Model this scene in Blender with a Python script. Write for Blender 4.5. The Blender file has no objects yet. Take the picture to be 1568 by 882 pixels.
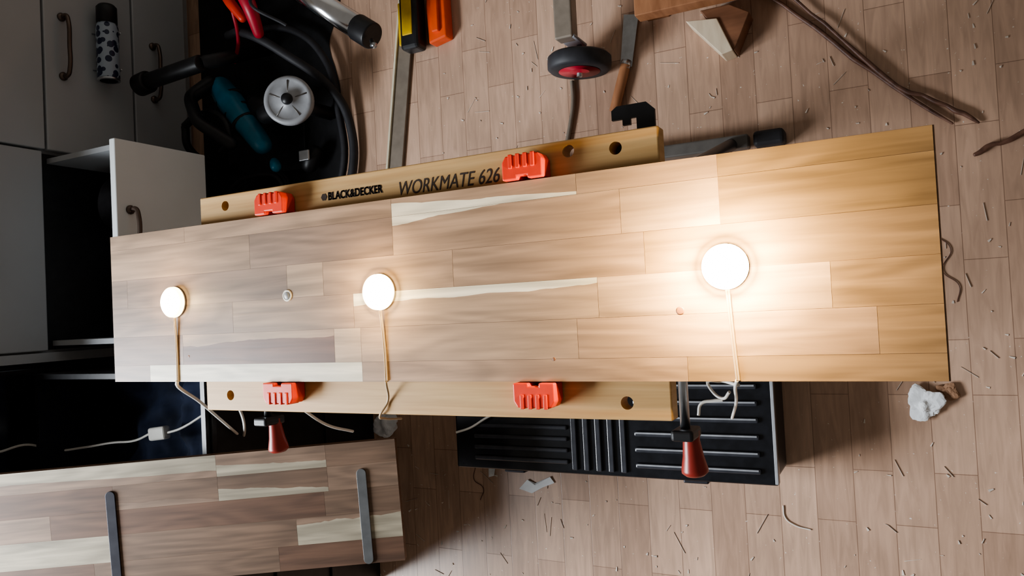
import bpy, bmesh, math, random
from mathutils import Matrix, Vector, Euler, noise
random.seed(7)
S=bpy.context.scene
COL=bpy.context.collection

# ------------------------------------------------------------------ materials
def new_mat(name):
    m=bpy.data.materials.new(name); m.use_nodes=True
    nt=m.node_tree; b=nt.nodes["Principled BSDF"]
    return m,nt,b
def N(nt,t,**k):
    n=nt.nodes.new(t)
    for a,v in k.items(): setattr(n,a,v)
    return n
def plain(name,col,rough=.5,metal=0,var=.12,scale=40,bump=0.0,spec=.5):
    m,nt,b=new_mat(name)
    tc=N(nt,'ShaderNodeTexCoord'); no=N(nt,'ShaderNodeTexNoise'); no.inputs['Scale'].default_value=scale; no.inputs['Detail'].default_value=4
    nt.links.new(tc.outputs['Object'],no.inputs['Vector'])
    r=N(nt,'ShaderNodeValToRGB'); e=r.color_ramp.elements
    e[0].position=.3; e[1].position=.7
    e[0].color=tuple(c*(1-var) for c in col)+(1,); e[1].color=tuple(min(1,c*(1+var)) for c in col)+(1,)
    nt.links.new(no.outputs['Fac'],r.inputs['Fac']); nt.links.new(r.outputs['Color'],b.inputs['Base Color'])
    b.inputs['Roughness'].default_value=rough; b.inputs['Metallic'].default_value=metal
    b.inputs['Specular IOR Level'].default_value=spec
    if bump:
        bp=N(nt,'ShaderNodeBump'); bp.inputs['Strength'].default_value=bump; bp.inputs['Distance'].default_value=.002
        nt.links.new(no.outputs['Fac'],bp.inputs['Height']); nt.links.new(bp.outputs['Normal'],b.inputs['Normal'])
    return m
def emis(name,col,s):
    m,nt,b=new_mat(name); b.inputs['Base Color'].default_value=col+(1,)
    b.inputs['Emission Color'].default_value=col+(1,); b.inputs['Emission Strength'].default_value=s
    return m
def stave_wood(name,rough=.38,gain=1.0):
    m,nt,b=new_mat(name); L=nt.links
    at=N(nt,'ShaderNodeAttribute'); at.attribute_name='stave'
    tc=N(nt,'ShaderNodeTexCoord')
    sd=N(nt,'ShaderNodeMath',operation='MULTIPLY'); sd.inputs[1].default_value=31.7; L.new(at.outputs['Alpha'],sd.inputs[0])
    cb=N(nt,'ShaderNodeCombineXYZ'); L.new(sd.outputs[0],cb.inputs[0]); L.new(sd.outputs[0],cb.inputs[1]); L.new(sd.outputs[0],cb.inputs[2])
    ad=N(nt,'ShaderNodeVectorMath',operation='ADD'); L.new(tc.outputs['Object'],ad.inputs[0]); L.new(cb.outputs[0],ad.inputs[1])
    mp=N(nt,'ShaderNodeMapping'); mp.inputs['Scale'].default_value=(1.6,26,4); L.new(ad.outputs[0],mp.inputs['Vector'])
    n1=N(nt,'ShaderNodeTexNoise'); n1.inputs['Scale'].default_value=3.2; n1.inputs['Detail'].default_value=8; n1.inputs['Distortion'].default_value=.5
    L.new(mp.outputs[0],n1.inputs['Vector'])
    # broad cathedral figure
    mp2=N(nt,'ShaderNodeMapping'); mp2.inputs['Scale'].default_value=(2.4,11,1); L.new(ad.outputs[0],mp2.inputs['Vector'])
    n2=N(nt,'ShaderNodeTexNoise'); n2.inputs['Scale'].default_value=1.3; n2.inputs['Detail'].default_value=1.0; L.new(mp2.outputs[0],n2.inputs['Vector'])
    mm=N(nt,'ShaderNodeMath',operation='MULTIPLY'); mm.inputs[1].default_value=48; L.new(n2.outputs['Fac'],mm.inputs[0])
    sn=N(nt,'ShaderNodeMath',operation='SINE'); L.new(mm.outputs[0],sn.inputs[0])
    r1=N(nt,'ShaderNodeMapRange'); r1.inputs['From Min'].default_value=.3; r1.inputs['From Max'].default_value=.72; r1.inputs['To Min'].default_value=.70; r1.inputs['To Max'].default_value=1.26
    L.new(n1.outputs['Fac'],r1.inputs['Value'])
    r2=N(nt,'ShaderNodeMapRange'); r2.inputs['From Min'].default_value=-1; r2.inputs['From Max'].default_value=1; r2.inputs['To Min'].default_value=.86; r2.inputs['To Max'].default_value=1.06
    L.new(sn.outputs[0],r2.inputs['Value'])
    mu=N(nt,'ShaderNodeMath',operation='MULTIPLY'); L.new(r1.outputs[0],mu.inputs[0]); L.new(r2.outputs[0],mu.inputs[1])
    mg=N(nt,'ShaderNodeMath',operation='MULTIPLY'); mg.inputs[1].default_value=gain; L.new(mu.outputs[0],mg.inputs[0])
    vm=N(nt,'ShaderNodeVectorMath',operation='SCALE'); L.new(at.outputs['Color'],vm.inputs[0]); L.new(mg.outputs[0],vm.inputs['Scale'])
    L.new(vm.outputs[0],b.inputs['Base Color'])
    b.inputs['Roughness'].default_value=rough
    bp=N(nt,'ShaderNodeBump'); bp.inputs['Strength'].default_value=.1; bp.inputs['Distance'].default_value=.001
    L.new(n1.outputs['Fac'],bp.inputs['Height']); L.new(bp.outputs['Normal'],b.inputs['Normal'])
    return m
def grain(name,c1,c2,scale=(3,40,3),rough=.5,ns=2.5):
    m,nt,b=new_mat(name); L=nt.links
    tc=N(nt,'ShaderNodeTexCoord'); mp=N(nt,'ShaderNodeMapping'); mp.inputs['Scale'].default_value=scale; L.new(tc.outputs['Object'],mp.inputs['Vector'])
    n=N(nt,'ShaderNodeTexNoise'); n.inputs['Scale'].default_value=ns; n.inputs['Detail'].default_value=7; n.inputs['Distortion'].default_value=.4; L.new(mp.outputs[0],n.inputs['Vector'])
    r=N(nt,'ShaderNodeValToRGB'); r.color_ramp.elements[0].position=.32; r.color_ramp.elements[1].position=.68
    r.color_ramp.elements[0].color=c1+(1,); r.color_ramp.elements[1].color=c2+(1,)
    L.new(n.outputs['Fac'],r.inputs['Fac']); L.new(r.outputs['Color'],b.inputs['Base Color']); b.inputs['Roughness'].default_value=rough
    return m
def floor_mat():
    m,nt,b=new_mat("laminate_floor"); L=nt.links
    tc=N(nt,'ShaderNodeTexCoord'); sx=N(nt,'ShaderNodeSeparateXYZ'); L.new(tc.outputs['Object'],sx.inputs[0])
    cb=N(nt,'ShaderNodeCombineXYZ'); L.new(sx.outputs[1],cb.inputs[0]); L.new(sx.outputs[0],cb.inputs[1])
    br=N(nt,'ShaderNodeTexBrick'); br.offset=.41; br.offset_frequency=2; br.squash=1
    br.inputs['Scale'].default_value=1; br.inputs['Brick Width'].default_value=.25; br.inputs['Row Height'].default_value=.07
    br.inputs['Mortar Size'].default_value=.0009; br.inputs['Mortar Smooth'].default_value=.6
    br.inputs['Color1'].default_value=(.60,.405,.295,1); br.inputs['Color2'].default_value=(.46,.30,.215,1); br.inputs['Mortar'].default_value=(.27,.165,.115,1)
    L.new(cb.outputs[0],br.inputs['Vector'])
    mp=N(nt,'ShaderNodeMapping'); mp.inputs['Scale'].default_value=(45,5,1); L.new(tc.outputs['Object'],mp.inputs['Vector'])
    n=N(nt,'ShaderNodeTexNoise'); n.inputs['Scale'].default_value=1.6; n.inputs['Detail'].default_value=6; n.inputs['Distortion'].default_value=1.2; L.new(mp.outputs[0],n.inputs['Vector'])
    r=N(nt,'ShaderNodeMapRange'); r.inputs['From Min'].default_value=.3; r.inputs['From Max'].default_value=.7; r.inputs['To Min'].default_value=.84; r.inputs['To Max'].default_value=1.12
    L.new(n.outputs['Fac'],r.inputs['Value'])
    n2=N(nt,'ShaderNodeTexNoise'); n2.inputs['Scale'].default_value=4; n2.inputs['Detail'].default_value=3; L.new(tc.outputs['Object'],n2.inputs['Vector'])
    r2=N(nt,'ShaderNodeMapRange'); r2.inputs['From Min'].default_value=.3; r2.inputs['From Max'].default_value=.7; r2.inputs['To Min'].default_value=.85; r2.inputs['To Max'].default_value=1.1
    L.new(n2.outputs['Fac'],r2.inputs['Value'])
    mu=N(nt,'ShaderNodeMath',operation='MULTIPLY'); L.new(r.outputs[0],mu.inputs[0]); L.new(r2.outputs[0],mu.inputs[1])
    vm=N(nt,'ShaderNodeVectorMath',operation='SCALE'); L.new(br.outputs['Color'],vm.inputs[0]); L.new(mu.outputs[0],vm.inputs['Scale'])
    n3=N(nt,'ShaderNodeTexNoise'); n3.inputs['Scale'].default_value=170; n3.inputs['Detail'].default_value=2; L.new(tc.outputs['Object'],n3.inputs['Vector'])
    r3=N(nt,'ShaderNodeMapRange'); r3.inputs['From Min'].default_value=.72; r3.inputs['From Max'].default_value=.78; L.new(n3.outputs['Fac'],r3.inputs['Value'])
    mx=N(nt,'ShaderNodeMix',data_type='RGBA'); L.new(r3.outputs[0],mx.inputs[0]); L.new(vm.outputs[0],mx.inputs[6]); mx.inputs[7].default_value=(.75,.68,.6,1)
    L.new(mx.outputs[2],b.inputs['Base Color'])
    b.inputs['Roughness'].default_value=.33
    bp=N(nt,'ShaderNodeBump'); bp.inputs['Strength'].default_value=.15; bp.inputs['Distance'].default_value=.001; bp.invert=True
    L.new(br.outputs['Fac'],bp.inputs['Height']); L.new(bp.outputs['Normal'],b.inputs['Normal'])
    return m

M_board=stave_wood("acacia_staves",.42)
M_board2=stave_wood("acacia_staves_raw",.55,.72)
M_edge=grain("acacia_edge",(.12,.065,.035),(.20,.115,.07))
M_jaw=grain("bamboo_ply",(.50,.29,.11),(.64,.41,.18),(2,50,4))
M_red=plain("orange_red_plastic",(.75,.05,.02),.38,var=.08,bump=.1)
M_black=plain("black_plastic",(.014,.014,.016),.42,var=.3)
M_blackg=plain("black_gloss",(.011,.012,.015),.18,var=.3)
M_dark=plain("dark_steel",(.06,.06,.07),.4,.8)
M_steel=plain("brushed_steel",(.55,.57,.6),.3,1.0,var=.1,scale=60)
M_grey=plain("grey_plastic",(.34,.35,.37),.4)
M_cab=plain("cabinet_white_shaded",(.46,.48,.50),.45,var=.03,scale=6)  # white fronts with their shade put into the colour
M_cabf=plain("cabinet_white_lit",(.85,.89,.90),.45,var=.03,scale=6)  # same white, paler: light on the open front put into the colour
M_cabedge=plain("cabinet_edge",(.36,.37,.38),.5,var=.05)
M_handle=plain("handle_bronze",(.16,.12,.10),.35,.8)
M_wall=plain("wall_paint",(.50,.49,.46),.8,var=.04,scale=5)
M_cream=plain("cable_white",(.80,.78,.72),.4,var=.04)
M_tanc=plain("cable_cream",(.48,.36,.23),.4,var=.04)
M_teal=plain("teal_plastic",(.01,.17,.27),.35,var=.15)
M_yellow=plain("yellow_plastic",(.75,.48,.02),.35,var=.1)
M_orange=plain("orange_plastic",(.80,.10,.02),.4,var=.08)
M_rubber=plain("rubber",(.028,.028,.033),.6,var=.2)
M_hub=plain("red_hub",(.45,.02,.04),.4,var=.1)
M_ltwood=grain("pale_timber",(.62,.50,.36),(.78,.66,.50),(20,4,4))
M_brown=grain("brown_timber",(.16,.07,.035),(.28,.13,.07),(4,20,4))
M_bark=grain("bark_brown",(.07,.03,.02),(.18,.09,.06),(20,20,20))
M_paper=plain("paper_white",(.82,.84,.86),.8,var=.06)
M_denim=plain("denim",(.014,.022,.05),.9,var=.5,scale=18,bump=.4)
M_ink=plain("burnt_ink",(.04,.02,.010),.7)
M_bag=plain("black_fabric",(.011,.011,.013),.85,var=.4,scale=30,bump=.5)
M_copperwood=grain("handle_wood",(.30,.13,.06),(.42,.20,.10),(30,6,6))
M_darkred=plain("dark_red_plastic",(.30,.035,.025),.35,var=.1)
M_silver=plain("chrome_soft",(.75,.77,.8),.16,1.0,var=.05)
M_frost=plain("frosted_rim",(.85,.80,.70),.4,var=.03)

# ------------------------------------------------------------------ helpers
def empty(name,loc=(0,0,0)):
    e=bpy.data.objects.new(name,None); e.location=loc; COL.objects.link(e); e.empty_display_size=.05
    return e
def link(o,parent):
    COL.objects.link(o)
    if parent is not None:
        o.parent=parent
        if parent.type=='EMPTY': o.matrix_parent_inverse=Matrix.Translation(parent.location).inverted()
    return o
def mesh_obj(name,bm,mat,parent=None,smooth=False,bevel=0,M=None):
    me=bpy.data.meshes.new(name); bm.normal_update(); bm.to_mesh(me); bm.free()
    if smooth:
        for p in me.polygons: p.use_smooth=True
    o=bpy.data.objects.new(name,me); 
    if mat: me.materials.append(mat)
    if M is not None: o.matrix_world=M
    link(o,parent)
    if bevel:
        b=o.modifiers.new("bevel",'BEVEL'); b.width=bevel; b.segments=3; b.limit_method='ANGLE'
    return o
def box(name,lo,hi,mat,parent=None,bevel=0,rot=None):
    lo=Vector(lo);hi=Vector(hi); c=(lo+hi)/2; s=hi-lo
    bm=bmesh.new(); bmesh.ops.create_cube(bm,size=1); bmesh.ops.scale(bm,vec=s,verts=bm.verts)
    M=Matrix.Translation(c)
    if rot: M=M@Euler(rot).to_matrix().to_4x4()
    return mesh_obj(name,bm,mat,parent,bevel=bevel,M=M)
def frame_from(d):
    d=Vector(d).normalized(); return d.to_track_quat('Z','Y').to_matrix().to_4x4()
def cyl(name,p0,p1,r0,mat,parent=None,r1=None,seg=28,bevel=0,smooth=True):
    p0=Vector(p0);p1=Vector(p1); d=p1-p0
    bm=bmesh.new(); bmesh.ops.create_cone(bm,cap_ends=True,segments=seg,radius1=r0,radius2=r0 if r1 is None else r1,depth=d.length)
    o=mesh_obj(name,bm,mat,parent,smooth=False,bevel=bevel,M=Matrix.Translation((p0+p1)/2)@frame_from(d))
    if smooth:
        for p in o.data.polygons: p.use_smooth=len(p.vertices)==4
    return o
def lathe(name,prof,p0,axis,mat,parent=None,seg=40):
    bm=bmesh.new(); rings=[]
    for r,h in prof:
        rings.append([bm.verts.new((max(r,1e-5)*math.cos(2*math.pi*i/seg),max(r,1e-5)*math.sin(2*math.pi*i/seg),h)) for i in range(seg)])
    for a,b in zip(rings,rings[1:]):
        for i in range(seg):
            bm.faces.new((a[i],a[(i+1)%seg],b[(i+1)%seg],b[i]))
    bm.faces.new(rings[0][::-1]); bm.faces.new(rings[-1])
    return mesh_obj(name,bm,mat,parent,smooth=True,M=Matrix.Translation(p0)@frame_from(axis))
def tube(name,pts,r,mat,parent=None,cyclic=False,res=8):
    cu=bpy.data.curves.new(name,'CURVE'); cu.dimensions='3D'; cu.bevel_depth=r; cu.bevel_resolution=4; cu.resolution_u=res; cu.use_fill_caps=True
    sp=cu.splines.new('BEZIER'); sp.bezier_points.add(len(pts)-1)
    for b,p in zip(sp.bezier_points,pts):
        b.co=p; b.handle_left_type='AUTO'; b.handle_right_type='AUTO'
    sp.use_cyclic_u=cyclic; cu.materials.append(mat)
    tmp=bpy.data.objects.new(name+"_c",cu); COL.objects.link(tmp)
    dg=bpy.context.evaluated_depsgraph_get(); me=bpy.data.meshes.new_from_object(tmp.evaluated_get(dg)); me.name=name
    bpy.data.objects.remove(tmp)
    for p in me.polygons: p.use_smooth=True
    o=bpy.data.objects.new(name,me); link(o,parent); return o
def prism(name,poly,z0,z1,mat,parent=None,M=None,bevel=0):
    bm=bmesh.new(); a=[bm.verts.new((x,y,z0)) for x,y in poly]; b=[bm.verts.new((x,y,z1)) for x,y in poly]
    n=len(poly); bm.faces.new(a[::-1]); bm.faces.new(b)
    for i in range(n): bm.faces.new((a[i],a[(i+1)%n],b[(i+1)%n],b[i]))
    bmesh.ops.recalc_face_normals(bm,faces=bm.faces)
    return mesh_obj(name,bm,mat,parent,bevel=bevel,M=M)

def stave_board(name,rows,fr,L,W,T,mat,Mx,parent):
    """body + stave top. rows[i]=list of (x0,x1,color,sap) ; fr = row fractions; local x 0..L, y 0..W"""
    bm=bmesh.new(); lay=bm.loops.layers.float_color.new('stave')
    g=.00016
    def quad(c,col,seed):
        f=bm.faces.new([bm.verts.new(v) for v in c])
        for l in f.loops: l[lay]=(*col,seed)
    for ri,row in enumerate(rows):
        y0=fr[ri]*W+g; y1=fr[ri+1]*W-g
        for (x0,x1,col,sap) in row:
            seed=random.random(); k=random.uniform(.92,1.08); col=tuple(c*k for c in col)
            n=max(6,int((x1-x0)/.008)); xs=[x0+g+(x1-x0-2*g)*i/n for i in range(n+1)]
            def split(t):
                if not sap: return None
                f0,f1,top=sap[:3]; wob=.09*noise.noise(Vector((t*5+seed*50,seed*9,0)))+.04*noise.noise(Vector((t*19+seed*50,3,0)))
                return min(.999,max(.001,f0+(f1-f0)*t+wob))
            for i in range(n):
                a,b=xs[i],xs[i+1]
                if not sap: quad([(a,y0,T),(b,y0,T),(b,y1,T),(a,y1,T)],col,seed)
                else:
                    sa=y0+(y1-y0)*split(i/n); sb=y0+(y1-y0)*split((i+1)/n)
                    scol=sap[3]; lo,hi=(col,scol) if sap[2] else (scol,col)
                    quad([(a,y0,T),(b,y0,T),(b,sb,T),(a,sa,T)],lo,seed)
                    quad([(a,sa,T),(b,sb,T),(b,y1,T),(a,y1,T)],hi,seed)
    mesh_obj("stave_face",bm,mat,parent,M=Mx)
    bm=bmesh.new(); bmesh.ops.create_cube(bm,size=1); bmesh.ops.scale(bm,vec=(L,W,T-.0002),verts=bm.verts); bmesh.ops.translate(bm,vec=(L/2,W/2,(T-.0002)/2),verts=bm.verts)
    mesh_obj("core",bm,M_edge,parent,M=Mx)

# ------------------------------------------------------------------ room
box("floor",(-2.5,-2.2,-.05),(1.6,2.0,0),floor_mat())
wf=empty("wall_far",(-2.5,0,1.2))
wy0,wy1,wz0,wz1=-1.35,.15,1.15,2.15
box("wall_below",(-2.6,-2.2,0),(-2.5,2.0,wz0),M_wall,wf)
box("wall_above",(-2.6,-2.2,wz1),(-2.5,2.0,2.5),M_wall,wf)
box("wall_side_a",(-2.6,-2.2,wz0),(-2.5,wy0,wz1),M_wall,wf)
box("wall_side_b",(-2.6,wy1,wz0),(-2.5,2.0,wz1),M_wall,wf)
w=empty("window_1",(-2.55,(wy0+wy1)/2,wz0))
for nm,lo,hi in (("frame_bottom",(wy0,wz0),(wy1,wz0+.05)),("frame_top",(wy0,wz1-.05),(wy1,wz1)),("frame_a",(wy0,wz0+.05),(wy0+.05,wz1-.05)),("frame_b",(wy1-.05,wz0+.05),(wy1,wz1-.05)),("mullion",(-.625,wz0+.05),(-.575,wz1-.05))):
    box(nm,(-2.58,lo[0],lo[1]),(-2.53,hi[0],hi[1]),M_cab,w)
box("wall_left",(-2.5,2.0,0),(1.6,2.1,2.5),M_wall)

# ------------------------------------------------------------------ cabinet with open drawer
cb=empty("kitchen_cabinet",(-2.2,.5,0))
box("carcass",(-2.48,-.075,.0),(-1.925,1.62,.86),M_cabedge,cb)
box("worktop",(-2.48,-.08,.86),(-1.90,1.62,.90),M_cab,cb,bevel=.004)
fx0,fx1=-1.92,-1.9
def bar_handle(nm,x,yc,z,par,w=.078):
    tube(nm,[(x,yc-w,z),(x+.022,yc-w,z),(x+.03,yc-w*.8,z),(x+.032,yc,z),(x+.03,yc+w*.8,z),(x+.022,yc+w,z),(x,yc+w,z)],.0055,M_handle,par)
    for s in(-1,1): lathe(nm+"_rose_%d"%s,[(.011,0),(.011,.004),(.007,.008)],(x,yc+s*w,z),(1,0,0),M_handle,par,20)
def front(nm,y0,y1,z0,z1,handle=True,hz=None):
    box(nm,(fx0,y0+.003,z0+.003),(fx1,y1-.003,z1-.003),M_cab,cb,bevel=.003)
    if handle:
        yc=(y0+y1)/2; z=hz if hz else z1-.055
        bar_handle(nm+"_handle",fx1,yc,z,cb)
for j,(y0,y1) in enumerate(((.46,1.02),(1.02,1.6))):
    front("drawer_low_%d"%j,y0,y1,.03,.212,True,.148)
    front("drawer_mid_%d"%j,y0,y1,.212,.466,True,.417)
    front("drawer_top_%d"%j,y0,y1,.466,.85,True,.62)
front("drawer_low_c",-.05,.46,.03,.205)
front("drawer_top_c",-.05,.46,.475,.85,True,.62)
box("end_panel",(-1.925,-.075,0),(-1.9,-.052,.86),M_cab,cb)
box("cavity_shade",(-1.924,-.045,.207),(-1.921,.455,.473),M_black,cb)  # black sheet on the carcass, painted shade of the drawer opening
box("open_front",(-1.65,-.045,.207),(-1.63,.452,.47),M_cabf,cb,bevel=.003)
box("open_side_a",(-1.92,.43,.24),(-1.65,.443,.455),M_cab,cb)
box("open_side_b",(-1.92,-.036,.24),(-1.65,-.023,.455),M_cab,cb)
box("open_bottom",(-1.92,-.023,.24),(-1.65,.43,.25),M_cabedge,cb)
bar_handle("open_front_handle",-1.63,.205,.435,cb)
lathe("drawer_pan",[(.085,0),(.10,.05),(.104,.052),(.098,.05),(.082,.006),(.0,.005)],(-1.79,.09,.251),(0,0,1),M_blackg,cb,36)
lathe("drawer_pan_inner",[(.07,0),(.085,.05),(.087,.052),(.082,.05),(.068,.006),(.0,.005)],(-1.79,.09,.262),(0,0,1),M_brown,cb,36)
tube("drawer_pan_handle",[(-1.79,.18,.300),(-1.79,.26,.325),(-1.785,.36,.35)],.009,M_dark,cb)
lathe("drawer_pot",[(.06,0),(.065,.10),(.067,.102),(.063,.10),(.058,.006),(0,.005)],(-1.81,.33,.251),(0,0,1),M_dark,cb,36)
box("drawer_tin",(-1.70,.22,.251),(-1.66,.40,.33),M_brown,cb,bevel=.004)

sc=empty("spray_can",(-1.865,.76,.315))
cx,cz=-1.862,.315
m,nt,b=new_mat("can_print"); L=nt.links
tc=N(nt,'ShaderNodeTexCoord'); vo=N(nt,'ShaderNodeTexVoronoi'); vo.inputs['Scale'].default_value=52; L.new(tc.outputs['Object'],vo.inputs['Vector'])
r=N(nt,'ShaderNodeValToRGB'); r.color_ramp.interpolation='CONSTANT'; r.color_ramp.elements[0].color=(.02,.03,.07,1); r.color_ramp.elements[1].position=.46; r.color_ramp.elements[1].color=(.38,.45,.53,1)
L.new(vo.outputs['Distance'],r.inputs['Fac']); L.new(r.outputs['Color'],b.inputs['Base Color']); b.inputs['Roughness'].default_value=.3
lathe("can_body",[(.022,0),(.027,.004),(.028,.01),(.028,.145),(.025,.155)],(cx,.668,cz),(0,1,0),m,sc)
lathe("can_rim",[(.0275,0),(.029,.003),(.0275,.006)],(cx,.668,cz),(0,1,0),M_steel,sc)
lathe("can_cap",[(.026,0),(.026,.045),(.02,.052),(0,.053)],(cx,.823,cz),(0,1,0),M_black,sc)
for yy in(.70,.80): tube("holder_%d"%int(yy*100),[(-1.899,yy,cz+.02),(-1.885,yy,cz-.025),(-1.862,yy,cz-.0305),(-1.836,yy,cz-.02)],.0015,M_steel,sc)

dw=empty("dishwasher",(-2.2,-.4,0))
box("housing",(-2.48,-.70,0),(-1.93,-.082,.88),M_black,dw)
box("door",(-1.93,-.695,.10),(-1.905,-.086,.75),M_blackg,dw,bevel=.004)
box("control_panel",(-1.93,-.695,.755),(-1.90,-.086,.87),M_blackg,dw,bevel=.004)
tube("handle",[(-1.905,-.60,.70),(-1.875,-.60,.705),(-1.87,-.39,.705),(-1.875,-.18,.705),(-1.905,-.18,.70)],.008,M_dark,dw)
box("kick",(-1.95,-.695,0),(-1.93,-.086,.095),M_black,dw)

# ------------------------------------------------------------------ workbench
wb=empty("folding_workbench",(-.61,.03,0))
ZJ=.78
cutters=[]
def jaw(nm,y0,y1,holes,x0,x1):
    o=box(nm,(x0,y0,ZJ-.024),(x1,y1,ZJ),M_jaw,wb,bevel=.002)
    for i,(hx,hy) in enumerate(holes):
        bm=bmesh.new(); bmesh.ops.create_cone(bm,cap_ends=True,segments=24,radius1=.0078,radius2=.0078,depth=.1)
        c=mesh_obj("cut",bm,None,M=Matrix.Translation((hx,hy,ZJ))); 
        md=o.modifiers.new("h%d"%i,'BOOLEAN'); md.object=c; md.operation='DIFFERENCE'; md.solver='EXACT'; cutters.append(c)
    return o
j1=jaw("jaw_rear",.088,.201,[(-.929,.183),(-.346,.187),(-.286,.182)],-.985,-.234)
j2=jaw("jaw_front",-.137,-.024,[(-.934,-.113),(-.2886,-.117)],-.987,-.2355)
dg=bpy.context.evaluated_depsgraph_get()
for o in (j1,j2):
    me=bpy.data.meshes.new_from_object(o.evaluated_get(dg)); o.modifiers.clear(); o.data=me
for c in cutters: bpy.data.objects.remove(c)
def text(nm,s,x,y,size,xs=1,bold=0,shear=0,sp=1):
    cu=bpy.data.curves.new(nm,'FONT'); cu.body=s; cu.size=size; cu.extrude=.0003; cu.offset=bold; cu.shear=shear; cu.space_character=sp
    t=bpy.data.objects.new(nm+"_t",cu); COL.objects.link(t); dg=bpy.context.evaluated_depsgraph_get()
    me=bpy.data.meshes.new_from_object(t.evaluated_get(dg)); bpy.data.objects.remove(t); me.materials.clear(); me.materials.append(M_ink)
    o=bpy.data.objects.new(nm,me); o.location=(x,y,ZJ+.0002); o.scale=(xs,1,1); link(o,wb); return o
text("maker_lettering","BLACK&DECKER",-.722,.1690,.0155,.84,.0004)
text("maker_lettering_weight","BLACK&DECKER",-.7213,.1690,.0155,.84,.0004)
prism("maker_hexagon",[(-.729+.0055*math.cos(a*math.pi/3),.174+.0055*math.sin(a*math.pi/3)) for a in range(6)],ZJ,ZJ+.0006,M_ink,wb)
text("model_lettering","WORKMATE 626",-.600,.1615,.0265,.80,0,.25)
for i,x in enumerate((-.91,-.29)):
    box("top_channel_%d"%i,(x-.02,-.11,ZJ-.065),(x+.02,.18,ZJ-.0245),M_dark,wb,bevel=.003)
    for k,(ya,yb) in enumerate(((-.06,-.115),(.12,.315))):
        cyl("leg_%d_%d"%(i,k),(x,ya,ZJ-.05),(x,yb,.03),.013,M_dark,wb)
    tube("brace_%d"%i,[(x,-.088,.40),(x,.08,.36),(x,.215,.40)],.008,M_dark,wb)
M_rail=plain("rail_grey",(.16,.15,.14),.4,.3)
for k,y in enumerate((-.115,.318)):
    box("foot_rail_%d"%k,(-.985,y-.014,.008),(-.255,y+.014,.042),M_rail,wb,bevel=.004)
    for s,xe in enumerate((-1.0,-.215)): box("foot_pad_%d_%d"%(k,s),(xe-.03,y-.016,0),(xe+.03,y+.016,.046),M_rubber,wb,bevel=.008)
prism("stop_bracket",[(-.307,.195),(-.252,.195),(-.252,.235),(-.262,.245),(-.300,.245),(-.307,.240),(-.307,.228),(-.293,.228),(-.293,.220),(-.283,.220),(-.283,.228),(-.275,.228),(-.275,.21),(-.307,.21)][::-1],.722,.727,M_black,wb)
box("bracket_web",(-.30,.12,.727),(-.26,.20,.756),M_black,wb)
for i,x in enumerate((-.938,-.243)):
    cyl("vise_screw_%d"%i,(x,.10,.70),(x,-.165,.70),.006,M_steel,wb)
    box("crank_arm_%d"%i,(x-.014,-.172,.675),(x+.014,-.158,.72),M_black,wb,bevel=.004)
    lathe("crank_knob_%d"%i,[(.008,0),(.011,.004),(.0105,.016),(.013,.036),(.0165,.052),(.0165,.056),(.012,.060),(0,.061)],(x+.003,-.159,.69),(0.04,-1,-.10),M_darkred,wb)
def peg(i,x0,x1,edge,s):
    p="swivel_peg_%d"%i
    y0=edge+s*.0012; y1=edge+s*.031
    xc=(x0+x1)/2; h=.027; w=x1-x0
    poly=[(x0,y0),(xc-.007,y0),(xc-.007,y0+s*.004),(xc+.007,y0+s*.004),(xc+.007,y0),(x1,y0),(x1,y0+s*.022),(x1-.005,y1),(x0+.005,y1),(x0,y0+s*.022)]
    if s<0: poly=poly[::-1]
    prism(p,poly,ZJ+.0005,ZJ+h,M_red,wb,bevel=.0018)
    for k in range(4):
        xx=x0+.012+k*(w-.024)/3
        ya,yb=sorted((y1-s*.016,y1+s*.0015))
        box(p+"_tooth_%d"%k,(xx-.0025,ya,ZJ+.004),(xx+.0025,yb,ZJ+h+.0015),M_red,wb,bevel=.001)
peg(0,-.84,-.784,.155,1); peg(1,-.424,-.370,.155,1)
peg(2,-.838,-.780,-.0898,-1); peg(3,-.424,-.369,-.0898,-1)

# ------------------------------------------------------------------ long shelf board on the bench
TAN=(.35,.235,.155); TAN2=(.41,.285,.19); GR=(.275,.185,.13); RB=(.16,.08,.05); DK=(.20,.125,.085); SAP=(.76,.70,.56); GOLD=(.25,.165,.085); LT=(.48,.35,.24); RT=(.31,.205,.115)
X0=-1.182
def R(lst): return [(a-X0,b-X0,c,s) for a,b,c,s in lst]
E=X0+1.2195
rows=[
 R([(X0,-1.093,GR,None),(-1.093,-.6578,SAP,(.06,-.1,1,SAP)),(-.6578,-.21,TAN,None),(-.21,E,RT,None)]),
 R([(X0,-1.0127,DK,None),(-1.0127,-.7047,RB,(.62,.80,1,TAN)),(-.7047,-.6578,LT,None),(-.6578,-.338,TAN2,None),(-.338,-.02,TAN,None),(-.02,E,RT,None)]),
 R([(X0,-.90,GR,None),(-.90,-.668,TAN,None),(-.668,-.310,TAN2,(.66,.86,1,SAP)),(-.310,-.06,TAN2,None),(-.06,E,RT,None)]),
 R([(X0,-1.1425,GR,None),(-1.1425,-.788,GR,None),(-.788,-.72,TAN2,None),(-.72,-.505,TAN,None),(-.505,-.2517,TAN,None),(-.2517,E,RT,None)]),
 R([(X0,-.86,TAN,None),(-.86,-.597,GR,None),(-.597,-.2775,TAN,(.80,1.2,1,SAP)),(-.2775,-.166,TAN2,None),(-.166,E,GOLD,None)]),
 R([(X0,-1.0,TAN,None),(-1.0,-.597,TAN,None),(-.597,-.33,TAN,(.72,.10,0,SAP)),(-.33,-.166,TAN,None),(-.166,E,GOLD,None)]),
]
fr=[0,.11,.302,.495,.69,.90,1]
sb=empty("wooden_shelf_board",(-.572,.0325,.79))
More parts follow.
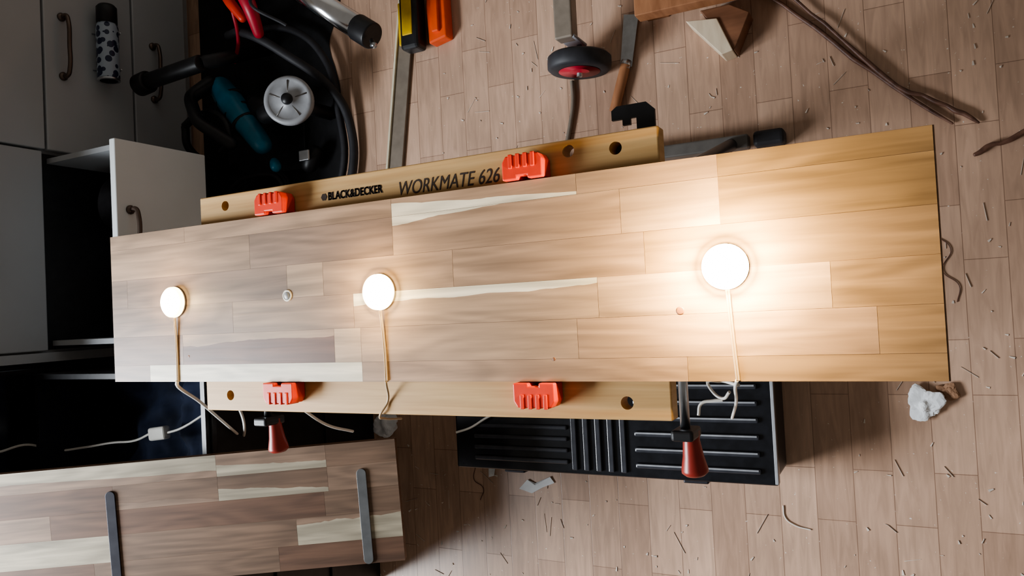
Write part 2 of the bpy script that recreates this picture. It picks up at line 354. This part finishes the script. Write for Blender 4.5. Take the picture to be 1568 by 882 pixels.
stave_board("b",rows,fr,1.2195,.2445,.02,M_board,Matrix.Translation((X0,-.0898,ZJ)),sb)
box("end_band",(E,-.0898,ZJ),(E+.0015,.1547,ZJ+.0195),M_edge,sb)
ZB=.80
def knot(kx,ky,kr):
    lathe("knot",[(kr,0),(kr*.6,.0003),(0,.0003)],(kx,ky,ZB-.0001),(0,0,1),M_brown,sb,18)
knot(-.215,-.012,.0055); knot(-.37,-.063,.0025); knot(-1.0,-.05,.0025)

# ------------------------------------------------------------------ puck lights
M_em=[emis("lens_glow_%d"%i,(1.0,.80,.50),s) for i,s in enumerate((80,110,400))]
M_rim=[emis("rim_glow_%d"%i,(1.0,.72,.36),s) for i,s in enumerate((12,20,120))]
pucks=[(-1.026,.037),(-.621,.031),(-.163,.033)]
cablepts=[
 [(-1.026,.012,.804),(-1.0265,-.04,.8014),(-1.027,-.0885,.8014)],
 [(-.621,.006,.804),(-.619,-.04,.8014),(-.618,-.0885,.8014)],
 [(-.163,.008,.804),(-.161,-.04,.8014),(-.158,-.0885,.8014)]]
for i,(px,py) in enumerate(pucks):
    e=empty("puck_light",(px,py,ZB))
    lathe("housing",[(.0235,0),(.0245,.001),(.0245,.003)],(px,py,ZB),(0,0,1),M_frost,e)
    lathe("diffuser_rim",[(.0245,.003),(.0240,.0085),(.0225,.0095),(.0215,.0095)],(px,py,ZB),(0,0,1),M_rim[i],e)
    lathe("lens",[(.0215,0),(.0205,.0025),(.015,.004),(0,.005)],(px,py,ZB+.0093),(0,0,1),M_em[i],e)
    tube("lead",cablepts[i],.0012,M_tanc,e)
    tube("lead_b",[(a+.0024,b,c) for a,b,c in cablepts[i]],.0012,M_tanc,e)
    for k,(h,en) in enumerate((((.023,(.30,.80,9.0)[i])),((.07,(.04,.10,1.6)[i])))):
        ld=bpy.data.lights.new("puck_lamp",'POINT'); ld.energy=en; ld.color=(1,.69,.31); ld.shadow_soft_size=.007
        lo=bpy.data.objects.new("puck_lamp_source_%d"%k,ld); lo.location=(px,py,ZB+h); link(lo,e)
bt=empty("touch_switch",(-.788,.035,ZB))
lathe("bezel",[(.0085,0),(.0085,.0012),(.0070,.002),(.006,.001)],(-.788,.035,ZB),(0,0,1),M_frost,bt,28)
lathe("dome",[(.006,0),(.0045,.0015),(0,.002)],(-.788,.035,ZB+.001),(0,0,1),M_grey,bt,24)

# ------------------------------------------------------------------ loose cables
cab=empty("white_power_cable",(-1.4,-.2,.42))
r=.0028
tube("drop_a",[(-1.027,-.0885,.8014),(-1.030,-.094,.80),(-1.10,-.135,.70),(-1.19,-.185,.58),(-1.301,-.257,.42)],r,M_cream,cab)
tube("rise_a",[(-1.301,-.257,.42),(-1.22,-.222,.49),(-1.15,-.18,.56),(-1.07,-.12,.66)],r,M_cream,cab)
tube("run_b",[(-1.33,-.19,.45),(-1.393,-.195,.42),(-1.504,-.241,.42),(-1.545,-.251,.423)],r,M_cream,cab)
tube("run_c",[(-1.60,-.253,.423),(-1.667,-.274,.42),(-1.74,-.28,.43),(-1.80,-.288,.46),(-1.86,-.29,.50),(-1.890,-.27,.54),(-1.892,-.275,.61),(-1.892,-.27,.68)],r,M_cream,cab)
box("inline_switch",(-1.60,-.268,.412),(-1.543,-.237,.434),M_cream,cab,bevel=.006,rot=(0,0,.12))
c4=empty("dangling_lead",(-.86,-.14,.7))
tube("lead",[(-.84,-.12,.755),(-.860,-.146,.70),(-.8845,-.183,.62),(-.911,-.212,.52)],.0024,M_cream,c4)
c2=empty("thin_lamp_lead",(-.64,-.12,.78))
tube("lead_over_jaw",[(-.618,-.0885,.8014),(-.621,-.093,.797),(-.63,-.118,.783),(-.645,-.1385,.7825),(-.655,-.146,.76),(-.662,-.154,.71)],.0016,M_tanc,c2)
c3=empty("coiled_lamp_lead",(-.2,-.12,.75))
tube("drop",[(-.158,-.0885,.8014),(-.161,-.094,.795),(-.18,-.125,.70),(-.206,-.16,.60)],.0019,M_cream,c3)
tube("curl",[(-.158,-.094,.795),(-.19,-.096,.74),(-.211,-.107,.70),(-.1965,-.121,.70),(-.185,-.112,.71)],.0019,M_cream,c3)
tube("tail",[(-.196,-.123,.70),(-.207,-.124,.70),(-.222,-.128,.70),(-.226,-.142,.70)],.0019,M_cream,c3)

# ------------------------------------------------------------------ ribbed black plastic case on floor
tr=empty("black_tool_case",(-.56,-.25,0))
tx0,tx1,ty0,ty1,tz=-.915,-.222,-.352,-.148,.155
box("shell",(tx0,ty0,0),(tx1,ty1,tz-.02),M_black,tr,bevel=.012)
box("lid",(tx0-.004,ty0-.004,tz-.024),(tx1+.004,ty1+.004,tz-.004),M_blackg,tr,bevel=.005)
M_rib=plain("rib_satin",(.04,.042,.05),.2,var=.2)
M_ribl=plain("rib_highlight",(.28,.29,.31),.25,var=.2)  # pale strips paint the window's reflection along the ribs
def ribs(nm,x0,x1,ys,wd,mat):
    for i,y in enumerate(ys):
        box("%s_%d"%(nm,i),(x0,y-wd,tz-.006),(x1,y+wd,tz+.003),M_rib,tr,bevel=.003)
        if mat: box("%s_glint_%d"%(nm,i),(x0+.004,y+wd*.1,tz+.0025),(x1-.004,y+wd*.75,tz+.0036),mat,tr,bevel=.0004)
ribs("rib_left",-.868,-.64,[-.33,-.306,-.282,-.258,-.234,-.21,-.186],.0045,None)
ribs("rib_right",-.492,-.248,[-.33,-.298,-.266,-.234,-.202,-.17],.0050,M_ribl)
for i,x in enumerate((-.625,-.598,-.571,-.544,-.517)):
    box("rib_mid_%d"%i,(x-.006,ty0+.006,tz-.006),(x+.006,ty1-.01,tz+.003),M_rib,tr,bevel=.002)
box("edge_strip",(tx1-.002,ty0,tz-.006),(tx1+.004,ty1,tz+.001),M_grey,tr,bevel=.001)
box("latch_a",(-.80,ty0-.01,.09),(-.75,ty0-.003,.145),M_dark,tr,bevel=.003)
box("latch_b",(-.40,ty0-.01,.09),(-.35,ty0-.003,.145),M_dark,tr,bevel=.003)
tube("tray_cable",[(-.911,-.275,.16),(-.87,-.262,.164),(-.83,-.24,.162),(-.799,-.227,.162)],.0025,M_cream,tr)

# ------------------------------------------------------------------ black storage bin with denim
bn=empty("storage_bin",(-1.55,-.4,0))
bx0,bx1,by0,by1,bz=-1.85,-1.27,-.70,-.10,.545
for nm,lo,hi in (("wall_a",(bx0,by0,0),(bx0+.012,by1,bz)),("wall_b",(bx1-.012,by0,0),(bx1,by1,bz)),("wall_c",(bx0+.012,by0,0),(bx1-.012,by0+.012,bz)),("wall_d",(bx0+.012,by1-.012,0),(bx1-.012,by1,bz)),("base",(bx0+.012,by0+.012,0),(bx1-.012,by1-.012,.012))):
    box(nm,lo,hi,M_black,bn)
for k,z in enumerate((.18,.36,.52)): box("band_%d"%k,(bx1,by0,z),(bx1+.006,by1,z+.014),M_black,bn,bevel=.002)
def cloth(name,x0,x1,y0,y1,z,amp,mat,seed,parent=None,n=60,fs=6,edge=.0):
    bm=bmesh.new(); vs=[]
    for i in range(n+1):
        row=[]
        for j in range(n+1):
            x=x0+(x1-x0)*i/n; y=y0+(y1-y0)*j/n
            v=Vector((x*fs+seed,y*fs,seed)); h=noise.turbulence(v,4,False,noise_basis='PERLIN_ORIGINAL')
            q=noise.noise(Vector((x*fs*.6,y*fs*.6,seed+5)))
            ex=min(i,n-i,j,n-j)/n
            e=min(1,ex/.12) if edge else 1
            row.append(bm.verts.new((x+(edge*q*i/n if edge else 0),y+.02*h*(1 if edge else 0),max(.002,(z+amp*(h-.5)+amp*.6*q)*(math.sqrt(max(0,1-(1-e)**2)) if edge else 1)))))
        vs.append(row)
    for i in range(n):
        for j in range(n): bm.faces.new((vs[i][j],vs[i+1][j],vs[i+1][j+1],vs[i][j+1]))
    return mesh_obj(name,bm,mat,parent,smooth=True)
cloth("folded_denim",bx0+.015,bx1-.015,by0+.015,by1-.015,.38,.06,M_denim,3.1,bn)

def crumple(name,c,r,mat,seed,flat=.5,amp=.4):
    bm=bmesh.new(); bmesh.ops.create_icosphere(bm,subdivisions=4,radius=r)
    for v in bm.verts:
        n=noise.noise(v.co/r*1.1+Vector((seed,0,0)))+.35*abs(noise.noise(v.co/r*2.6+Vector((seed,4,0)))); v.co*=.85+amp*n; v.co.z*=flat
    mz=min(v.co.z for v in bm.verts)
    for v in bm.verts: v.co.z-=mz
    return mesh_obj(name,bm,mat,None,M=Matrix.Translation(c))
crumple("crumpled_paper",(.030,-.219,0),.031,M_paper,1.0,.4,.7)
crumple("crumpled_paper",(-1.215,-.285,0),.036,M_paper,4.0,.5,.7)
crumple("brown_paper_scrap",(.070,-.195,0),.015,plain("kraft_paper",(.30,.17,.10),.8),8.0,.35,.8)
def scrap(name,c,pts,mat,rot=0,h=.004):
    bm=bmesh.new(); n=len(pts); a=[bm.verts.new((x,y,.001+h*abs(math.sin(i*1.7)))) for i,(x,y) in enumerate(pts)]
    ce=bm.verts.new((0,0,h*1.4))
    for i in range(n): bm.faces.new((a[i],a[(i+1)%n],ce))
    o=mesh_obj(name,bm,mat,None,M=Matrix.Translation(c)@Matrix.Rotation(rot,4,'Z')); md=o.modifiers.new('s','SOLIDIFY'); md.thickness=.0006
scrap("torn_paper",(-.795,-.423,0),[(-.045,-.012),(-.02,.012),(.0,.004),(.04,.022),(.05,.008),(.02,-.004),(-.01,-.02)],M_paper)
scrap("torn_paper",(-.915,-.40,0),[(-.012,-.008),(.0,.012),(.014,.004),(.006,-.01)],M_paper,.4)

# ------------------------------------------------------------------ leaning second shelf board (underside with brackets)
a=Vector((-.8875,-.04,.454)).normalized(); b0=Vector((-.005,-1,-.02)); bb=(b0-a*b0.dot(a)).normalized()
org=Vector((-.911,-.248,.394))
L2=1.09; W2=.243; T2=.02
o2=org+a*L2
Mx=Matrix((-a,bb,(-a).cross(bb))).transposed().to_4x4()
if (-a).cross(bb).z<0:
    o2=org+a*L2+bb*W2; Mx=Matrix((-a,-bb,(-a).cross(-bb))).transposed().to_4x4()
up=(Mx.to_3x3()@Vector((0,0,1)))
Mx.translation=o2-up*T2
lb=empty("leaning_shelf_board",org)
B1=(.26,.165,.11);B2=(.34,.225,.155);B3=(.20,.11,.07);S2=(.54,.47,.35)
def q(s): return L2-s
rows2=[
 [(0,q(.62),B3,None),(q(.62),q(.25),B1,None),(q(.25),L2,B3,None)],
 [(0,q(.57),S2,(.2,.1,1,S2)),(q(.57),q(.21),B1,None),(q(.21),L2,S2,(.75,.9,1,B2))],
 [(0,q(.70),B2,None),(q(.70),q(.15),B3,None),(q(.15),L2,B1,None)],
 [(0,q(.57),B3,None),(q(.57),q(.36),B2,(.3,.1,1,B1)),(q(.36),q(.14),B1,(.5,.2,0,S2)),(q(.14),L2,B2,None)],
 [(0,q(.36),S2,(.5,.3,0,B2)),(q(.36),q(.14),B2,(.5,.3,0,S2)),(q(.14),L2,B1,None)],
]
stave_board("c",rows2,[0,.2,.42,.62,.82,1],L2,W2,T2,M_board2,Mx,lb)
def strap(nm,s,mat,y0,y1):
    x=L2-s; w=.0095; pts=[]
    for k in range(13): an=math.pi*k/12; pts.append((x+w*math.cos(an),y1-w+w*math.sin(an)))
    for k in range(13): an=math.pi+math.pi*k/12; pts.append((x+w*math.cos(an),y0+w+w*math.sin(an)))
    prism(nm,pts,T2+.0002,T2+.003,mat,lb,M=Mx,bevel=.0006)
    for f in (.05,.18,.62,.93):
        yy=y0+(y1-y0)*f
        o=lathe(nm+"_screw",[(.0048,0),(.004,.0012),(0,.0016)],(0,0,0),(0,0,1),M_black if mat is not M_dark else M_steel,lb,18)
        o.matrix_world=Mx@Matrix.Translation((x,yy,T2+.003))
strap("bracket_near",.072,plain("bracket_grey",(.24,.25,.26),.35,.6),.0,.19)
strap("bracket_far",.575,M_dark,-.004,.19)

# ------------------------------------------------------------------ things on the floor (rear side)
st=empty("aluminium_straightedge",(-1.13,.6,0))
d=Vector((-1.160,.36,0)); e=Vector((-1.075,.93,0)); an=math.atan2((e-d).y,(e-d).x)
Lh=(e-d).length
Ms=Matrix.Translation((d+e)/2)@Matrix.Rotation(an,4,'Z')
M_alu=plain("dull_aluminium",(.26,.22,.18),.4,.3)
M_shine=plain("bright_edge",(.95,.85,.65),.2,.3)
prism("bar",[(-Lh/2,-.024),(Lh/2,-.024),(Lh/2,.017),(-Lh/2,.017)],0,.010,M_alu,st,M=Ms,bevel=.001)
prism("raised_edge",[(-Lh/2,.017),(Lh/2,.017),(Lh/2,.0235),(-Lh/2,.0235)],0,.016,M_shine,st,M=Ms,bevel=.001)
tm=empty("tape_measure",(-1.05,.75,0))
box("case",(-1.085,.665,.016),(-1.03,.83,.062),M_black,tm,bevel=.01)
box("face",(-1.075,.70,.06),(-1.045,.80,.0645),M_yellow,tm,bevel=.002)
box("side_grip",(-1.092,.68,.018),(-1.083,.79,.055),M_yellow,tm,bevel=.003)
og=empty("orange_plastic_clamp",(-.99,.75,0))
prism("body",[(-1.015,.675),(-.962,.685),(-.965,.86),(-1.01,.86),(-1.02,.77)],0,.035,M_orange,og,bevel=.005)
box("ridge",(-1.0,.70,.034),(-.98,.85,.045),M_orange,og,bevel=.003)

def body(nm,pts,mat,par):
    me=bpy.data.meshes.new(nm); me.from_pydata([p[:3] for p in pts],[(i,i+1) for i in range(len(pts)-1)],[])
    o=bpy.data.objects.new(nm,me); me.materials.append(mat); link(o,par)
    o.modifiers.new('skin','SKIN'); 
    for v,p in zip(me.skin_vertices[0].data,pts): v.radius=(p[3],p[3])
    me.skin_vertices[0].data[0].use_root=True
    s=o.modifiers.new('sub','SUBSURF'); s.levels=2; s.render_levels=2
    dg=bpy.context.evaluated_depsgraph_get(); m2=bpy.data.meshes.new_from_object(o.evaluated_get(dg)); o.modifiers.clear(); o.data=m2
    for p in m2.polygons:p.use_smooth=True
    return o
cs=empty("circular_saw",(-1.5,.55,0))
prism("base_plate",[(-1.75,.42),(-1.45,.42),(-1.45,.66),(-1.75,.66)],.012,.020,M_dark,cs,bevel=.002)
body("motor",[(-1.67,.68,.12,.030),(-1.62,.62,.13,.040),(-1.57,.56,.13,.038),(-1.52,.49,.12,.030),(-1.50,.455,.11,.027)],M_teal,cs)
body("gear_case",[(-1.57,.60,.10,.035),(-1.52,.58,.10,.04),(-1.47,.56,.10,.035)],M_black,cs)
for k,t in enumerate((.25,.45,.62)):
    p=Vector((-1.66,.67,.12)).lerp(Vector((-1.51,.47,.12)),t); dd=Vector((.15,-.20,0)).normalized()
    lathe("motor_band_%d"%k,[(.036,0),(.044,.003),(.044,.009),(.036,.012)],p,dd,M_black,cs,32)
body("grip",[(-1.66,.68,.13,.025),(-1.69,.62,.20,.02),(-1.64,.54,.22,.018),(-1.56,.47,.16,.02)],M_black,cs)
body("front_knob",[(-1.50,.44,.09,.013),(-1.47,.405,.11,.018)],M_teal,cs)
dn=Vector((.45,0,.89)); dc=Vector((-1.345,.556,.19))
lathe("blade_guard",[(.045,-.03),(.062,-.02),(.063,-.004),(.060,0),(.052,.002),(.050,0),(.016,.003),(.014,.010),(.006,.012),(0,.012)],dc,dn,M_grey,cs,48)
lathe("blade_hub",[(.015,0),(.013,.008),(0,.009)],dc+dn*.008,dn,M_black,cs,24)
yv=Vector((0,1,0)); xv=yv.cross(dn).normalized()
for k in range(5):
    an=k*2*math.pi/5+.3; rv=xv*math.cos(an)+yv*math.sin(an)
    cyl("disc_spoke_%d"%k,dc+dn.normalized()*.001+rv*.014,dc+dn.normalized()*.001+rv*.05,.0018,M_rail,cs,seg=10)
body("guard_arm",[(-1.50,.55,.13,.03),(-1.43,.556,.14,.03),(-1.36,.556,.165,.02)],M_black,cs)
cyl("strut",(-1.36,.556,.17),(-1.36,.56,.012),.018,M_black,cs)
tube("carry_loop",[(-1.76,.56,.16),(-1.70,.575,.17),(-1.62,.565,.16),(-1.60,.50,.15),(-1.64,.47,.14)],.011,M_black,cs)
tube("carry_loop_b",[(-1.76,.56,.16),(-1.77,.50,.14),(-1.75,.45,.02)],.011,M_black,cs)
cable=[]
for k in range(26):
    an=k*.62; rr=.075+.012*math.sin(k*1.3); cable.append((-1.60+rr*math.cos(an)*1.2,.36+rr*math.sin(an)*.8,.03+.0016*k))
tube("power_cord_coil",cable,.006,M_rubber,cs)
body("battery",[(-1.43,.40,.04,.025),(-1.40,.44,.05,.028),(-1.38,.47,.04,.02)],M_black,cs)
box("battery_label",(-1.42,.425,.072),(-1.385,.455,.080),M_steel,cs,bevel=.003)

vc=empty("vacuum_cleaner",(-1.4,.8,0))
cyl("chrome_tube",(-1.44,.93,.16),(-1.13,.70,.16),.030,M_silver,vc)
cyl("tube_collar",(-1.14,.707,.16),(-1.095,.674,.16),.033,M_black,vc,bevel=.004)
lathe("clip",[(.006,0),(.006,.02),(.009,.022),(0,.026)],(-1.09,.66,.17),(.4,-.6,.3),M_steel,vc,16)
tube("hose",[(-1.62,.80,.12),(-1.50,.765,.17),(-1.40,.70,.14),(-1.31,.60,.05),(-1.28,.50,.026),(-1.285,.38,.024),(-1.32,.30,.024)],.012,M_rubber,vc)
tube("hose_return",[(-1.62,.83,.05),(-1.45,.80,.05),(-1.35,.70,.035),(-1.32,.55,.024),(-1.31,.42,.024),(-1.36,.30,.024)],.010,M_rubber,vc)
body("motor_unit",[(-1.72,1.05,.12,.10),(-1.60,1.0,.12,.10),(-1.50,.96,.11,.07)],M_black,vc)
body("red_handle",[(-1.50,.93,.22,.020),(-1.45,.87,.24,.024),(-1.43,.80,.22,.020),(-1.45,.74,.17,.014)],M_hub,vc)
body("red_handle_b",[(-1.56,.90,.20,.014),(-1.50,.83,.22,.015),(-1.47,.78,.20,.012)],M_red,vc)
cyl("wand_handle",(-1.79,.67,.25),(-1.58,.68,.25),.022,M_black,vc,bevel=.004)
cyl("wand_end",(-1.83,.665,.25),(-1.785,.67,.25),.03,M_black,vc,bevel=.006)
cyl("wand_post",(-1.59,.68,.25),(-1.58,.78,.02),.018,M_black,vc)
tube("red_cord",[(-1.55,.95,.2),(-1.50,.83,.22),(-1.53,.76,.17),(-1.60,.72,.12)],.005,M_hub,vc)
tube("thin_wire",[(-1.30,.95,.02),(-1.36,.90,.03),(-1.40,.80,.25),(-1.33,.74,.2)],.004,M_rubber,vc)
cloth("dark_floor_sheet",-1.87,-1.33,.22,1.30,.007,.006,M_bag,9.3,None,70,9,edge=.12)  # black sheet added to make the floor dark behind the tools

wh=empty("trolley_wheel",(-.61,.56,.07))
wc=Vector((-.600,.535,.071)); ax=Vector((.05,1,.0)).normalized()
lathe("tyre",[(.045,-.018),(.064,-.018),(.0705,-.012),(.071,0),(.0705,.012),(.064,.018),(.045,.018)],wc,ax,M_rubber,wh,48)
lathe("hub",[(.046,-.019),(.030,-.016),(.014,-.022),(0,-.022)],wc,ax,M_hub,wh,36)
lathe("hub_back",[(.0,.022),(.014,.022),(.030,.016),(.046,.019)],wc,ax,M_hub,wh,36)
cyl("axle",wc-ax*.03,wc+ax*.05,.006,M_steel,wh)
box("fork_plate",(-.625,.575,.055),(-.585,.582,.13),M_grey,wh,bevel=.003)
box("fork_post",(-.63,.575,.10),(-.588,.90,.135),M_alu,wh,bevel=.004)
box("fork_foot",(-.63,.86,0),(-.588,.90,.10),M_grey,wh,bevel=.004)
tube("stand_rod",[(-.645,.52,.008),(-.645,.47,.008),(-.655,.42,.008),(-.668,.37,.008)],.005,M_alu,wh)

pk=empty("putty_knife",(-.52,.55,0))
prism("blade",[(-.527,.525),(-.500,.525),(-.478,.638),(-.512,.645)],.006,.009,M_steel,pk)
tube("handle",[(-.513,.53,.012),(-.522,.50,.014),(-.532,.47,.014),(-.545,.43,.013)],.0115,M_copperwood,pk)
cyl("ferrule",(-.511,.54,.010),(-.515,.522,.012),.0115,M_steel,pk)

wt=empty("wooden_trestle",(-.3,.6,0))
box("beam",(-.46,.60,.06),(-.15,.68,.10),M_copperwood,wt,bevel=.002)
box("beam_lower",(-.46,.62,0),(-.41,.68,.06),M_copperwood,wt,bevel=.002)
box("beam_lower_b",(-.20,.62,0),(-.15,.68,.06),M_copperwood,wt,bevel=.002)
prism("pale_gusset",[(-.365,.583),(-.30,.575),(-.272,.503),(-.295,.498)],0,.055,M_ltwood,wt,bevel=.002)
prism("dark_leg",[(-.335,.60),(-.275,.60),(-.236,.575),(-.270,.503)],.0,.05,M_brown,wt,bevel=.002)

def stick(nm,pts,r,seed):
    e=empty(nm,pts[0]); P=[]
    for i in range(len(pts)-1):
        A=Vector(pts[i]);B=Vector(pts[i+1]); 
        for k in range(4):
            p=A.lerp(B,k/4)+Vector((0,random.uniform(-1,1)*.0035,abs(random.uniform(-1,1))*.002)); P.append((p.x,p.y,p.z,r*random.uniform(.7,1.2)))
    P.append((*pts[-1],r*.5)); body("strip",P,M_bark,e)
    return e
stick("bark_strip",[(-.26,.67,.006),(-.15,.565,.006),(-.02,.42,.006),(.108,.300,.006)],.005,1)
stick("bark_strip",[(-.20,.65,.012),(-.10,.53,.012),(.02,.385,.010),(.10,.335,.007),(.149,.295,.006)],.0045,2)
stick("bark_strip",[(.135,.2386,.006),(.18,.255,.006),(.25,.28,.006)],.005,3)

bm=bmesh.new()
def splinter(x,y,l,w,a):
    c,s=math.cos(a),math.sin(a); h=random.uniform(.0008,.002); vs=[]
    for dz in(0,h):
        for dx,dy in((-l,-w),(l,-w*.4),(l,w*.4),(-l,w)): vs.append(bm.verts.new((x+dx*c-dy*s,y+dx*s+dy*c,dz+.0002)))
    for f in((0,1,2,3),(7,6,5,4),(0,4,5,1),(1,5,6,2),(2,6,7,3),(3,7,4,0)): bm.faces.new([vs[i] for i in f])
k=0
while k<420:
    x=random.uniform(-1.3,.24); y=random.uniform(-.75,.95)
    if -1.1<x<-.15 and -.40<y<.36: continue
    if x<-1.02 and y>0: continue
    k+=1
    if random.random()<.22: splinter(x,y,random.uniform(.006,.025),.0005,random.uniform(0,3.14))
    else: splinter(x,y,random.uniform(.001,.005),random.uniform(.0006,.0026),random.uniform(0,3.14))
bmesh.ops.recalc_face_normals(bm,faces=bm.faces)
mesh_obj("wood_shavings",bm,plain("shaving",(.66,.58,.50),.8,var=.3,scale=20))
bw=empty("bent_wire_scrap",(-.22,-.45,0))
tube("wire",[(-.235,-.43,.002),(-.232,-.455,.002),(-.215,-.468,.003),(-.185,-.475,.002)],.0013,M_cream,bw)
bw=empty("string_scrap",(.08,-.0,0))
tube("string",[(.06,.10,.0015),(.09,.07,.002),(.075,.03,.002),(.10,0,.002),(.095,-.03,.0015)],.0009,M_bark,bw)
bw=empty("string_scrap",(-.93,.8,0))
tube("string",[(-.95,-.47,.0015),(-.94,-.44,.002),(-.965,-.42,.002),(-.96,-.39,.0015)],.0009,M_bark,bw)

# ------------------------------------------------------------------ lights
def area(nm,loc,target,sx,sy,en,col):
    ld=bpy.data.lights.new(nm,'AREA'); ld.shape='RECTANGLE'; ld.size=sx; ld.size_y=sy; ld.energy=en; ld.color=col
    o=bpy.data.objects.new(nm,ld); COL.objects.link(o); o.location=loc
    o.rotation_euler=(Vector(target)-Vector(loc)).to_track_quat('-Z','Y').to_euler(); return o
area("window_daylight",(-2.49,-.75,1.65),(-.65,-1.0,.1),1.2,.85,135,(.90,.95,1.0))
w=bpy.data.worlds.new("world"); S.world=w; w.use_nodes=True
w.node_tree.nodes["Background"].inputs[0].default_value=(1.0,.90,.79,1); w.node_tree.nodes["Background"].inputs[1].default_value=.17

# ------------------------------------------------------------------ camera
cd=bpy.data.cameras.new("camera"); cam=bpy.data.objects.new("camera",cd); COL.objects.link(cam)
x=Vector((0.888,-0.0506,-0.458)).normalized(); z=Vector((0.457,-0.0271,0.889)); z=(z-x*z.dot(x)).normalized(); y=z.cross(x)
M=Matrix((x,y,z)).transposed().to_4x4(); M.translation=Vector((0,0,1.62))
cam.matrix_world=M; cd.lens=26.4; cd.clip_start=.02; S.camera=cam
S.view_settings.view_transform='AgX'
S.view_settings.look='AgX - Medium High Contrast'
